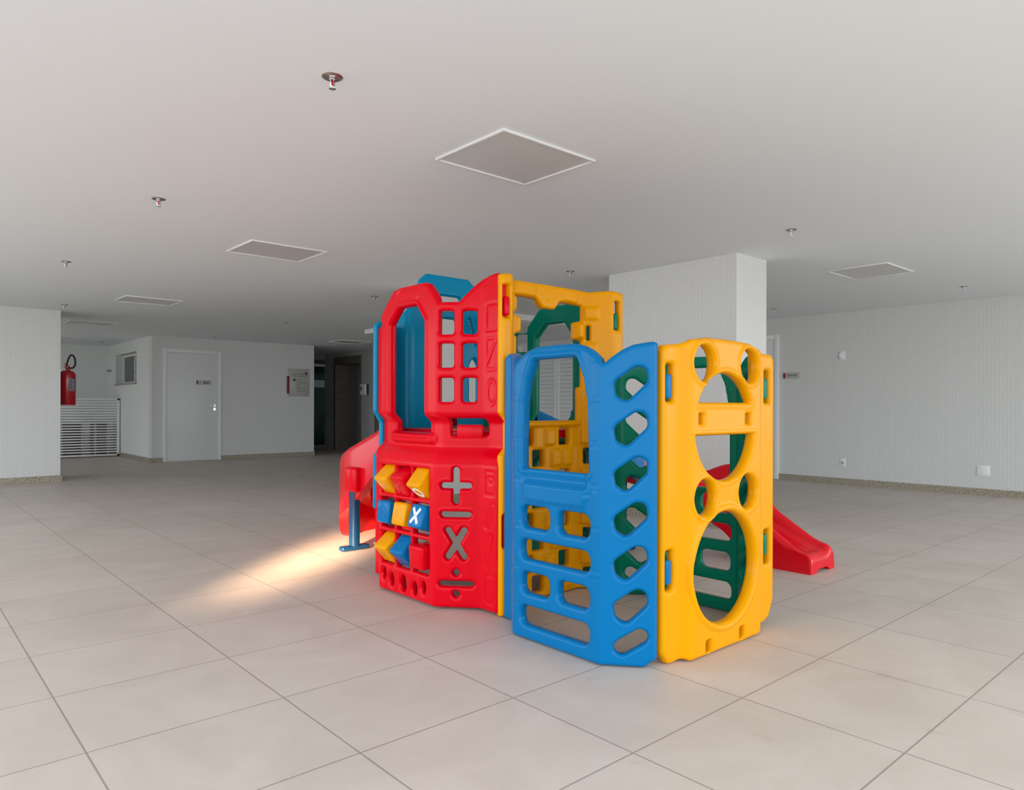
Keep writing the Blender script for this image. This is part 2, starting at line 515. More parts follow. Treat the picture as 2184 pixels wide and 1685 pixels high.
# ------------------------------------------------------------------ moulded play-set panels
CELL = 0.0085
def sd_poly(S, Z, pts):
    P = np.array(pts, float)
    d = np.full(S.shape, 1e9); sgn = np.ones(S.shape)
    n = len(P)
    for i in range(n):
        a, b = P[i], P[i - 1]
        ex, ez = b - a
        wx, wz = S - a[0], Z - a[1]
        tt = np.clip((wx * ex + wz * ez) / (ex * ex + ez * ez), 0, 1)
        d = np.minimum(d, (wx - ex * tt) ** 2 + (wz - ez * tt) ** 2)
        c1 = Z >= a[1]; c2 = Z < b[1]; c3 = ex * wz > ez * wx
        flip = (c1 & c2 & c3) | (~c1 & ~c2 & ~c3)
        sgn = np.where(flip, -sgn, sgn)
    return sgn * np.sqrt(d)
def rpoly(pts, r):
    """polygon grown by r: rounded convex corners"""
    return lambda S, Z: sd_poly(S, Z, pts) - r
def poly(pts): return lambda S, Z: sd_poly(S, Z, pts)
def rbox(s0, z0, s1, z1, r):
    cs, cz, hs, hz = (s0 + s1) / 2, (z0 + z1) / 2, abs(s1 - s0) / 2 - r, abs(z1 - z0) / 2 - r
    def f(S, Z):
        qx, qz = np.abs(S - cs) - hs, np.abs(Z - cz) - hz
        return np.hypot(np.maximum(qx, 0), np.maximum(qz, 0)) + np.minimum(np.maximum(qx, qz), 0) - r
    return f
def circ(cs, cz, r, rz=None):
    rz = r if rz is None else rz
    return lambda S, Z: (np.hypot((S - cs) / r, (Z - cz) / rz) - 1) * min(r, rz)
def caps(a, b, r):
    def f(S, Z):
        ex, ez = b[0] - a[0], b[1] - a[1]
        wx, wz = S - a[0], Z - a[1]
        tt = np.clip((wx * ex + wz * ez) / (ex * ex + ez * ez), 0, 1)
        return np.hypot(wx - ex * tt, wz - ez * tt) - r
    return f
def inter(*fs):
    def f(S, Z):
        d = fs[0](S, Z)
        for g_ in fs[1:]: d = np.maximum(d, g_(S, Z))
        return d
    return f
def union(*fs):
    def f(S, Z):
        d = fs[0](S, Z)
        for g_ in fs[1:]: d = np.minimum(d, g_(S, Z))
        return d
    return f
def neg(g_): return lambda S, Z: -g_(S, Z)
def mirror(g_): return lambda S, Z: g_(-S, Z)
def step(x, a, b):
    u = np.clip((x - a) / (b - a), 0, 1)
    return u * u * (3 - 2 * u)
def ring(sd, w, hgt):
    """raised rim of width w just outside a hole sdf"""
    return lambda S, Z: hgt * (1 - np.clip(np.abs(sd(S, Z) - w / 2) / (w / 2), 0, 1) ** 4) * (np.abs(sd(S, Z) - w / 2) < w / 2)
def pad(sd, hgt, soft=0.012):
    """plateau raised (or sunk) inside an sdf"""
    return lambda S, Z: hgt * (1 - step(sd(S, Z), -soft, 0.0))
def groove(sd, w, dep):
    return lambda S, Z: -dep * (1 - np.clip(np.abs(sd(S, Z)) / w, 0, 1) ** 2) * (np.abs(sd(S, Z)) < w)

class Fold:
    """developed length s -> (t, n); main flat, 45-ish chamfers, end flanges"""
    def __init__(self, half_main, dt, d, flange, w=0.018):
        self.L = math.hypot(dt, d)
        self.s1 = half_main; self.s2 = half_main + self.L; self.s3 = self.s2 + flange
        ang = math.atan2(d, dt)
        s = np.linspace(-self.s3 - 0.1, self.s3 + 0.1, 6001)
        def ramp(x, c): return np.clip((x - c + w) / (2 * w), 0, 1)
        th = -ang * (ramp(s, self.s1) - ramp(s, self.s2)) + ang * (ramp(-s, self.s1) - ramp(-s, self.s2))
        ds = s[1] - s[0]
        t = np.concatenate([[0], np.cumsum(np.cos((th[1:] + th[:-1]) / 2) * ds)])
        n = np.concatenate([[0], np.cumsum(np.sin((th[1:] + th[:-1]) / 2) * ds)])
        m = np.argmin(np.abs(s)); t -= t[m]; n -= n[0]
        self.s, self.t, self.n, self.th = s, t, n, th
    def __call__(self, S):
        return np.interp(S, self.s, self.t), np.interp(S, self.s, self.n), np.interp(S, self.s, self.th)

def build_panel(name, mat, fold, outline, holes, embosses, loc, rz, parent, T=0.05, r=0.015, shift=None, zr=None):
    s3 = fold.s3
    z0, z1 = zr if zr else (-0.01, 2.0)
    ns, nz = int((2 * s3 + 0.03) / CELL) + 1, int((z1 - z0) / CELL) + 1
    ss = -s3 - 0.015 + np.arange(ns) * CELL; zz = z0 + np.arange(nz) * CELL + 0.0013
    S, Z = np.meshgrid(ss, zz, indexing='ij')
    d = outline(S, Z)
    for h in holes: d = np.maximum(d, -h(S, Z))
    inside = d < 0
    ids = -np.ones(S.shape, int)
    ids[inside] = np.arange(inside.sum())
    vs = [S[inside], Z[inside]]
    D = [-d[inside]]
    nv = int(inside.sum())
    c = inside[:-1, :-1].astype(int) + inside[1:, :-1] + inside[1:, 1:] + inside[:-1, 1:]
    full = np.argwhere(c == 4)
    quads = np.stack([ids[full[:, 0], full[:, 1]], ids[full[:, 0] + 1, full[:, 1]], ids[full[:, 0] + 1, full[:, 1] + 1], ids[full[:, 0], full[:, 1] + 1]], 1)
    faces = [tuple(q) for q in quads.tolist()]
    ex = {}; es, ez = [], []
    bedges = []
    def cross(i, j, k, l):
        nonlocal nv
        key = (i, j, k, l) if (i, j) < (k, l) else (k, l, i, j)
        if key in ex: return ex[key]
        a, b = d[i, j], d[k, l]
        u = a / (a - b)
        es.append(S[i, j] + u * (S[k, l] - S[i, j])); ez.append(Z[i, j] + u * (Z[k, l] - Z[i, j]))
        ex[key] = nv; nv += 1
        return ex[key]
    for i, j in np.argwhere((c > 0) & (c < 4)):
        cr = [(i, j), (i + 1, j), (i + 1, j + 1), (i, j + 1)]
        pl = []; kinds = []
        for a in range(4):
            p, q = cr[a], cr[(a + 1) % 4]
            if inside[p]: pl.append(ids[p]); kinds.append(0)
            if inside[p] != inside[q]:
                pl.append(cross(*p, *q)); kinds.append(1 if inside[p] else 2)   # 1 = leaving
        n = len(pl)
        if n < 3: continue
        faces.append(tuple(int(x) for x in pl))
        for a in range(n):
            if kinds[a] == 1 and kinds[(a + 1) % n] == 2:
                bedges.append((pl[a], pl[(a + 1) % n]))
    Sv = np.concatenate([vs[0], np.array(es)]); Zv = np.concatenate([vs[1], np.array(ez)])
    Dv = np.concatenate([D[0], np.zeros(len(es))])
    t, n, th = fold(Sv)
    q = np.clip(Dv, 0, r)
    h = T / 2 - r + np.sqrt(np.maximum(r * r - (r - q) ** 2, 0))
    emb = np.zeros(len(Sv))
    for e in embosses: emb = emb + e(Sv, Zv)
    emb = emb * np.clip(Dv / r, 0, 1)
    nsh = shift(Sv, Zv) if shift is not None else 0.0
    nx, ny = -np.sin(th), np.cos(th)
    def place(off):
        return np.stack([t + nx * off, -(n + nsh + ny * off), Zv], 1)
    F = place(-T / 2 + h + emb); B = place(-T / 2 - h)
    V = np.concatenate([F, B]); N = len(Sv)
    allf = faces + [tuple(x + N for x in f[::-1]) for f in faces] + [(b, a, a + N, b + N) for a, b in bedges]
    me = bpy.data.meshes.new(name)
    me.from_pydata(V.tolist(), [], allf)
    me.validate(); me.update()
    me.materials.append(mat)
    me.shade_smooth()
    o = bpy.data.objects.new(name, me); o.location = loc; o.rotation_euler = (0, 0, rz)
    return link(o, parent)

def rel(parent, o):      # place a child in its parent's local frame (object parented without inverse)
    o.parent = parent
    return o

# top-level thing
PX, PY = 2.80, 2.70
play = empty('playset', (PX, PY, 0))
tag(play, 'red, blue, yellow and green plastic play tower with small playhouse and two slides', 'play structure')
def P(x, y, z=0.0): return (x - PX, y - PY, z)

# ---- tower panels with the octagonal arch (red left, green right)
f_arch = Fold(0.275, 0.180, 0.160, 0.140)
OUT_ARCH = [(-0.655, 0.012), (0.655, 0.012), (0.656, 1.735), (0.625, 1.752), (0.585, 1.750), (0.525, 1.735), (0.468, 1.688), (0.397, 1.618), (0.285, 1.618),
            (0.235, 1.68), (0.185, 1.728), (0.150, 1.738), (-0.085, 1.738), (-0.150, 1.728), (-0.285, 1.602), (-0.300, 1.580), (-0.620, 1.575), (-0.656, 1.55)]
ARCH = rpoly([(-0.168, 0.940), (0.150, 0.940), (0.150, 1.520), (0.078, 1.606), (-0.085, 1.606), (-0.168, 1.530)], 0.014)
WINS = []
for a0, a1 in ((0.286, 0.366), (0.412, 0.490)):
    for b0, b1 in ((1.447, 1.571), (1.272, 1.400), (1.091, 1.218)):
        WINS.append(rbox(a0, b0, a1, b1, 0.016))
WINS_L = [mirror(w) for w in WINS]
def waist(S, Z):
    return -0.046 * (step(Z, 0.79, 0.855) - step(Z, 0.975, 1.035)) + 0.012 * (1 - step(Z, 0.75, 0.80))
GAME = rbox(-0.262, 0.160, 0.225, 0.738, 0.012)
bars = [rbox(-0.114, 0.1, -0.098, 0.8, 0.004), rbox(0.047, 0.1, 0.063, 0.8, 0.004), rbox(-0.3, 0.549, 0.3, 0.565, 0.004), rbox(-0.3, 0.355, 0.3, 0.372, 0.004)]
game_cells = []
cols_ = [(-0.262, -0.116), (-0.098, 0.046), (0.064, 0.222)]
rows_ = [(0.572, 0.732), (0.378, 0.545), (0.168, 0.350)]
for c0, c1 in cols_:
    for r0, r1 in rows_:
        game_cells.append(rbox(c0, r0, c1, r1, 0.008))
SYM = [union(caps((0.389, 0.573), (0.389, 0.731), 0.0185), caps((0.322, 0.652), (0.456, 0.652), 0.0165)),
       caps((0.322, 0.500), (0.456, 0.500), 0.0155),
       union(caps((0.347, 0.417), (0.432, 0.279), 0.0175), caps((0.432, 0.417), (0.347, 0.279), 0.0175)),
       circ(0.391, 0.196, 0.0185), caps((0.312, 0.138), (0.472, 0.138), 0.0145), circ(0.391, 0.085, 0.0185)]
ELL = [circ(-0.225, 0.105, 0.022, 0.034), circ(-0.144, 0.082, 0.024, 0.037), circ(-0.026, 0.080, 0.032, 0.046), circ(0.086, 0.072, 0.025, 0.038), circ(0.172, 0.094, 0.021, 0.034)]
SLOT = rbox(0.318, 0.912, 0.512, 1.005, 0.012)
hood = rbox(-0.10, 1.645, 0.115, 1.715, 0.03)
sill = rbox(-0.20, 0.862, 0.205, 0.925, 0.010)
letters = [groove(rbox(0.548, 1.46, 0.632, 1.60, 0.012), 0.006, 0.004), groove(rbox(0.548, 1.26, 0.632, 1.42, 0.012), 0.006, 0.004),
           groove(circ(0.592, 1.14, 0.034, 0.062), 0.007, 0.004), groove(caps((0.56, 1.30), (0.615, 1.40), 0.004), 0.006, 0.004),
           groove(rbox(0.555, 0.61, 0.63, 0.73, 0.012), 0.006, 0.004), groove(circ(0.60, 0.69, 0.018), 0.006, 0.004),
           groove(caps((0.565, 0.45), (0.62, 0.56), 0.012), 0.006, 0.004), groove(caps((0.56, 0.25), (0.60, 0.40), 0.01), 0.006, 0.004),
           groove(caps((0.60, 0.40), (0.63, 0.25), 0.01), 0.006, 0.004), groove(rbox(0.555, 0.06, 0.63, 0.20, 0.012), 0.006, 0.004)]
frame_e = [ring(ARCH, 0.030, 0.010), groove(hood, 0.007, 0.004), pad(sill, 0.030, 0.014)] + [ring(w, 0.016, 0.004) for w in SYM[:3]] + letters
FL_CUT = None
red = build_panel('tower_panel', M_RED, f_arch, rpoly([(x * (1 - 0.006 / 0.656), z - 0.006 if z > 1 else z + 0.006) for x, z in OUT_ARCH], 0.006),
                  [ARCH] + WINS + WINS_L + game_cells + SYM + ELL + [SLOT], frame_e, P(2.35, 3.335), -PI / 2, play, shift=waist, zr=(-0.01, 1.78))
red['label'] = 'red tower panel with arch, window grid and cube game'
bm = bmesh.new(); add_box(bm, (-0.085, -0.012, 0.895), (0.060, 0.030, 0.972), 0.014)
bmesh.ops.rotate(bm, verts=bm.verts, cent=(0, 0, 0), matrix=Matrix.Rotation(0.726, 3, 'Z'))
bmesh.ops.translate(bm, verts=bm.verts, vec=(0.385, -0.005, 0))
finish(bm, 'latch_block', M_RED, red, True, 0.7)

# spinning cubes of the noughts-and-crosses game
def cube(col, row, mat, ang, mark=None, size=0.128):
    cx_ = (cols_[col][0] + cols_[col][1]) / 2; cz_ = (rows_[row][0] + rows_[row][1]) / 2
    bm = bmesh.new()
    hs = size / 2
    add_box(bm, (-hs, -hs, -hs), (hs, hs, hs), 0.014, seg=3)
    # engraved rings / crosses on the four turning faces, in relief
    for k in range(4):
        R4 = Matrix.Rotation(k * PI / 2, 4, 'X')
        before = set(bm.verts)
        kind = k % 2
        if mark and k == mark[0]:
            kind = mark[1]; mi = 1; hh = 0.0025
        else:
            mi = 0; hh = 0.0012
        if kind == 0:
            prof = [(0.040, 0), (0.040, hh), (0.026, hh), (0.026, 0)]
            ringv = []
            for r_, z_ in prof:
                ringv.append([bm.verts.new((r_ * math.cos(a * PI / 14), -hs - z_ + 0.0004, r_ * math.sin(a * PI / 14))) for a in range(28)])
            for A, B in zip(ringv[:-1], ringv[1:]):
                for a in range(28):
                    f = bm.faces.new((A[a], A[(a + 1) % 28], B[(a + 1) % 28], B[a])); f.material_index = mi
            if not (mark and k == mark[0]):
                add_cyl(bm, (0, -hs + 0.001, 0), (0, -hs - hh, 0), 0.010, seg=16, mat=mi)
        else:
            for s_ in (-1, 1):
                add_box(bm, (-0.052, -hs - hh, -0.0085), (0.052, -hs + 0.0005, 0.0085), mat=mi,
                        rot=Matrix.Rotation(s_ * 0.90, 3, 'Y'), pivot=Vector((0, -hs, 0)))
        new = [v for v in bm.verts if v not in before]
        bmesh.ops.transform(bm, matrix=R4, verts=new)
    add_cyl(bm, (-0.080, 0, 0), (0.080, 0, 0), 0.010, seg=12)
    bmesh.ops.rotate(bm, verts=bm.verts, cent=(0, 0, 0), matrix=Matrix.Rotation(ang, 3, 'X'))
    bmesh.ops.translate(bm, verts=bm.verts, vec=(cx_, -0.160 + 0.020, cz_))
    o = finish(bm, 'spinning_cube', [mat, M_WHITEMARK], red, True, 0.6)
    return o
D_ = math.radians
for args in ((0, 0, M_YEL, D_(-48)), (1, 0, M_RED, D_(-62), (3, 1)), (2, 0, M_YEL, D_(-40), (1, 0)),
             (0, 1, M_BLUE, D_(-4)), (1, 1, M_YEL, D_(-10)), (2, 1, M_BLUE, D_(-18), (0, 1)),
             (0, 2, M_YEL, D_(-50)), (1, 2, M_BLUE, D_(-46)), (2, 2, M_RED, D_(4))):
    o = cube(*args)
    o['label'] = {M_YEL: 'yellow game cube', M_RED: 'red game cube', M_BLUE: 'blue game cube'}[args[2]] + (' with white cross' if len(args) > 4 and args[2] == M_BLUE else '')

green = build_panel('tower_panel', M_GRN, f_arch, rpoly([(-x * (1 - 0.006 / 0.656), z - 0.006 if z > 1 else z + 0.006) for x, z in OUT_ARCH], 0.006),
                    [mirror(ARCH)] + WINS + WINS_L + [rbox(-0.2, 0.30, 0.2, 0.72, 0.05)] + SYM + [mirror(x) for x in SYM], [ring(mirror(ARCH), 0.03, 0.01)], P(3.225, 3.335), PI / 2, play, shift=waist, zr=(-0.01, 1.78))
green['label'] = 'green tower panel with octagonal arch'

# ---- yellow tower panel: bent inwards, big opening above a pierced brick wall
f_yt = Fold(0.255, 0.140, -0.140, 0.090)
sY = f_yt.s3
YT_OUT = [(-sY, 0.01), (sY, 0.01), (sY, 0.815), (sY - 0.05, 0.862), (sY - 0.05, 0.985), (sY, 1.037), (sY, 1.735), (sY - 0.07, 1.742), (0.42, 1.742), (0.30, 1.735), (0.25, 1.748),
          (-0.25, 1.748), (-0.30, 1.735), (-0.42, 1.742), (-sY + 0.07, 1.742), (-sY, 1.735), (-sY, 1.037), (-sY + 0.05, 0.985), (-sY + 0.05, 0.862), (-sY, 0.815)]
OPEN = poly([(-0.250, 0.990), (0.245, 0.990), (0.245, 1.180), (0.262, 1.186), (0.262, 1.455), (0.222, 1.465), (0.222, 1.560), (0.262, 1.572), (0.262, 1.662),
             (0.098, 1.668), (0.055, 1.620), (-0.040, 1.620), (-0.085, 1.668), (-0.262, 1.668), (-0.262, 1.572), (-0.222, 1.560), (-0.222, 1.465), (-0.262, 1.455), (-0.262, 1.186), (-0.245, 1.180)])
yt_holes = [OPEN, rbox(0.292, 1.458, 0.312, 1.545, 0.004), rbox(-0.312, 1.458, -0.292, 1.545, 0.004)]
for sx in (-1, 1):
    yt_holes += [rbox(sx * 0.458, 1.52, sx * 0.508, 1.688, 0.006), rbox(sx * 0.458, 0.35, sx * 0.508, 0.52, 0.006)]
yt_emb = [pad(rbox(-0.262, 0.952, 0.262, 0.995, 0.01), 0.022, 0.014)]
pitch = 0.1165
for k in range(8):
    zt = 0.943 - k * pitch
    zb = zt - 0.092
    cs = (-0.150, 0.135, 0.42, -0.435) if k % 2 == 0 else (-0.072, 0.318, -0.41, 0.0 + 0.9)
    for c_ in cs:
        if abs(c_) < 0.36:
            yt_holes.append(rbox(c_ - 0.042, zb, c_ + 0.042, zt, 0.006))
    for c0 in np.arange(-0.42, 0.42, 0.095):
        off = 0.0 if k % 2 == 0 else 0.0475
        a0, a1 = c0 + off + 0.006, c0 + off + 0.089
        if a1 < 0.43 and all(abs((a0 + a1) / 2 - c_) > 0.08 for c_ in cs):
            yt_emb.append(pad(rbox(a0, zb - 0.004, a1, zt + 0.004, 0.01), 0.020, 0.010))
for sx in (-1, 1):
    yt_emb += [pad(rbox(sx * 0.275, 1.575, sx * 0.365, 1.655, 0.008), 0.014, 0.010), pad(rbox(sx * 0.20, 1.46, sx * 0.285, 1.56, 0.01), 0.030, 0.014),
               pad(rbox(sx * 0.285, 1.30, sx * 0.36, 1.445, 0.008), 0.012, 0.01)]
yt_emb += [pad(rbox(-0.26, 1.66, -0.10, 1.76, 0.01), 0.014, 0.01), pad(rbox(0.115, 1.66, 0.235, 1.76, 0.01), 0.014, 0.01), pad(circ(0.0, 1.675, 0.010), -0.008, 0.006)]
yel_t = build_panel('tower_panel', M_YEL, f_yt, rpoly([(x * (0.985 if x > 0 else 0.942), z) for x, z in YT_OUT], 0.006), yt_holes, yt_emb, P(2.81, 2.71), 0.0, play, zr=(-0.01, 1.78))
yel_t['label'] = 'yellow tower panel with large opening above brick lattice'

def clip(parent, mat, s_, n_, z0, z1, w=0.034, dep=0.010, label=None):
    bm = bmesh.new(); add_box(bm, (s_ - w / 2, n_ - dep, z0), (s_ + w / 2, n_ + 0.02, z1), 0.010, seg=3)
    o = finish(bm, 'clip', mat, parent, True, 0.7)
    if label: o['label'] = label
    return o
clip(yel_t, M_RED, -0.428, 0.012, 1.532, 1.628, 0.032, label='red clip tab')
clip(yel_t, M_GRN, 0.420, 0.012, 1.523, 1.617, 0.028, label='green clip tab')

# ---- turquoise-blue tower panel at the back left (slide side)
f_bt = Fold(0.290, 0.100, -0.120, 0.085)
sB = f_bt.s3
BT_OUT = [(-sB, 0.43), (-sB + 0.06, 0.43), (-sB + 0.075, 0.80), (-0.24, 0.86), (0.24, 0.86), (sB - 0.075, 0.80), (sB - 0.06, 0.43), (sB, 0.43), (sB, 0.75), (sB - 0.045, 0.80), (sB - 0.045, 0.97), (sB, 1.04), (sB, 1.575), (sB - 0.03, 1.60), (0.34, 1.61), (0.285, 1.70), (0.215, 1.885), (0.168, 1.922),
          (-0.168, 1.922), (-0.215, 1.885), (-0.285, 1.70), (-0.34, 1.61), (-sB + 0.03, 1.60), (-sB, 1.575), (-sB, 1.04), (-sB + 0.045, 0.97), (-sB + 0.045, 0.80), (-sB, 0.75)]
bt_holes = [rpoly([(-0.118, 1.735), (0.118, 1.735), (0.085, 1.785), (-0.085, 1.785)], 0.012),
            rpoly([(-0.085, 0.95), (0.10, 0.95), (0.10, 1.635), (-0.055, 1.635), (-0.085, 1.605)], 0.012),
            rpoly([(-0.232, 1.12), (-0.200, 1.12), (-0.200, 1.345), (-0.216, 1.37), (-0.232, 1.345)], 0.022),
            rpoly([(-0.185, 1.655), (-0.175, 1.66), (-0.232, 1.50), (-0.24, 1.495)], 0.006)]
blue_t = build_panel('tower_panel', M_TURQ, f_bt, rpoly([(x * 0.99, z) for x, z in BT_OUT], 0.006), bt_holes,
                     [pad(rbox(0.10, 0.6, 0.19, 1.50, 0.02), 0.008, 0.02), ring(bt_holes[1], 0.025, 0.008)], P(2.81, 3.955), PI, play, T=0.045, zr=(0.40, 1.95))
blue_t['label'] = 'blue tower panel with tall hood above the slide entry'

# platform inside the tower
bm = bmesh.new(); add_box(bm, (-0.40, -0.44, 0.885), (0.42, 0.44, 0.935), 0.015)
o = finish(bm, 'platform', M_RED, play, True, 0.7); o.location = P(2.80, 3.36)
o['label'] = 'red deck inside the tower'

# ---- small playhouse: blue panel (left front) and green panel (right rear), same mould
f_sm = Fold(0.265, 0.165, 0.138, 0.062, 0.012)
e3 = f_sm.s2 + 0.004; e4 = f_sm.s3
half = [(0.0, 1.338), (0.124, 1.334), (0.169, 1.322), (0.211, 1.302), (0.249, 1.272), (0.280, 1.243), (0.291, 1.246), (0.318, 1.269), (0.363, 1.300), (0.407, 1.320), (0.474, 1.331), (e3, 1.331)]
SM_OUT = [(-e4, 0.01), (e3 - 0.03, 0.01), (e3, 0.04)] + [(x, z) for x, z in half[::-1]] + [(-x, z) for x, z in half[1:]] + [(-e4 + 0.03, 1.331), (-e4, 1.31)]
SM_ARCH = rpoly([(-0.186, 0.80), (0.186, 0.80), (0.184, 0.93), (0.178, 1.08), (0.158, 1.18), (0.120, 1.262), (-0.120, 1.262), (-0.158, 1.18), (-0.178, 1.08), (-0.184, 0.93)], 0.016)
SM_HOLES = [SM_ARCH]
rr = 0.036
for b0, b1, two in ((0.514, 0.616, True), (0.370, 0.460, False), (0.215, 0.312, True), (0.068, 0.158, False)):
    if two:
        SM_HOLES += [rbox(-0.208, b0, -0.026, b1, rr), rbox(0.026, b0, 0.208, b1, rr)]
    else:
        SM_HOLES += [rbox(-0.214, b0, 0.210, b1, rr)]
DIAG = []
for zc in (1.161, 0.976, 0.791, 0.606, 0.426, 0.250):
    DIAG.append(rpoly([(0.360, zc - 0.030), (0.371, zc - 0.037), (0.430, zc + 0.020), (0.427, zc + 0.039), (0.420, zc + 0.039), (0.356, zc - 0.006)], 0.030))
DIAG.append(caps((0.358, 0.082), (0.432, 0.128), 0.031))
SM_HOLES += DIAG + [mirror(x) for x in DIAG]
BOARD = poly([(-0.208, 0.722), (-0.19, 0.700), (-0.195, 0.66), (-0.16, 0.636), (0.185, 0.640), (0.195, 0.668), (0.208, 0.676), (0.200, 0.700), (0.212, 0.722)])
sm_bricks = []
for k in range(6):
    sm_bricks.append(groove(rbox(-0.262, 0.16 + k * 0.19, -0.212, 0.33 + k * 0.19, 0.008), 0.005, 0.003))
    sm_bricks.append(groove(rbox(0.216, 0.20 + k * 0.18, 0.262, 0.36 + k * 0.18, 0.008), 0.005, 0.003))
SM_EMB = [pad(BOARD, 0.013, 0.008), pad(rbox(-0.195, 0.724, 0.195, 0.80, 0.008), -0.014, 0.012), ring(SM_ARCH, 0.03, 0.006)] + sm_bricks + [ring(x, 0.014, 0.004) for x in DIAG]
def small_panel(mat, loc, rz, label, sg=1, holes=SM_HOLES, emb=SM_EMB):
    o = build_panel('playhouse_panel', mat, f_sm, rpoly([(sg * x * 0.99, z if z < 0.5 else z - 0.005) for x, z in SM_OUT], 0.006), holes, emb, loc, rz, play, zr=(-0.01, 1.36))
    o['label'] = label
    return o
blue_s = small_panel(M_BLUE, P(2.345, 2.207), -PI / 2, 'blue playhouse panel with arched window and slots')
green_s = small_panel(M_GRN, P(3.195, 2.207), PI / 2, 'green playhouse panel with arched window and slots', -1,
                      [rpoly([(-0.186, 0.655), (0.186, 0.655), (0.184, 0.93), (0.178, 1.08), (0.158, 1.18), (0.120, 1.262), (-0.120, 1.262), (-0.158, 1.18), (-0.178, 1.08), (-0.184, 0.93)], 0.016)] + SM_HOLES[1:], [ring(x, 0.014, 0.004) for x in DIAG])

# ---- small yellow panel with round holes
f_ys = Fold(0.280, 0.045, 0.045, 0.155)
y3 = f_ys.s3
YS_OUT = [(-0.4265, 0.055), (-0.395, 0.012), (-0.37, 0.006), (-0.325, 0.02), (-0.29, 0.012), (0.275, 0.012), (0.29, 0.03), (y3 - 0.09, 0.03), (y3 - 0.04, 0.05), (y3, 0.13), (y3, 1.30), (y3 - 0.02, 1.318), (0.36, 1.320), (0.272, 1.330),
          (0.18, 1.352), (0.06, 1.358), (-0.16, 1.358), (-0.28, 1.342), (-0.345, 1.322), (-0.415, 1.315), (-0.4265, 1.30)]
BIG = inter(circ(-0.022, 0.980, 0.236), neg(rbox(-0.5, 0.944, 0.5, 1.087, 0.004)))
LOWC = circ(-0.022, 0.362, 0.243)
EYES = [circ(-0.187, 1.254, 0.076), circ(0.174, 1.256, 0.076)]
MIDC = [circ(-0.184, 0.680, 0.076), circ(0.158, 0.683, 0.076)]
ys_holes = [BIG, LOWC] + EYES + MIDC + [rbox(-0.226, 0.994, -0.190, 1.038, 0.004), rbox(0.144, 0.992, 0.188, 1.038, 0.004),
                                       rbox(-0.168, 0.013, -0.130, 0.064, 0.004), rbox(0.098, 0.015, 0.138, 0.068, 0.004)]
for sx, cx_ in ((-1, -0.387), (1, 0.432)):
    ys_holes += [rbox(cx_ - 0.024, 1.088, cx_ + 0.027, 1.247, 0.006), rbox(cx_ - 0.024, 0.305, cx_ + 0.027, 0.472, 0.006)]
ys_emb = [ring(x, 0.026, 0.008) for x in EYES + MIDC] + [ring(BIG, 0.02, 0.006), ring(LOWC, 0.035, 0.010)]
yel_s = build_panel('playhouse_panel', M_YEL, f_ys, rpoly([(x * 0.985, z) for x, z in YS_OUT], 0.008), ys_holes, ys_emb, P(2.812, 1.76), 0.0, play, zr=(-0.02, 1.38))
yel_s['label'] = 'yellow playhouse panel with round holes'
for mat, sx, zz_ in ((M_BLUE, -0.385, (1.101, 1.203)), (M_BLUE, -0.385, (0.330, 0.432)), (M_GRN, 0.425, (1.108, 1.208)), (M_GRN, 0.425, (0.348, 0.452))):
    t_ = float(f_ys(np.array([sx]))[0][0])
    clip(yel_s, mat, t_ - 0.004, 0.012, zz_[0], zz_[1], 0.038, label=('blue' if mat == M_BLUE else 'green') + ' clip tab')

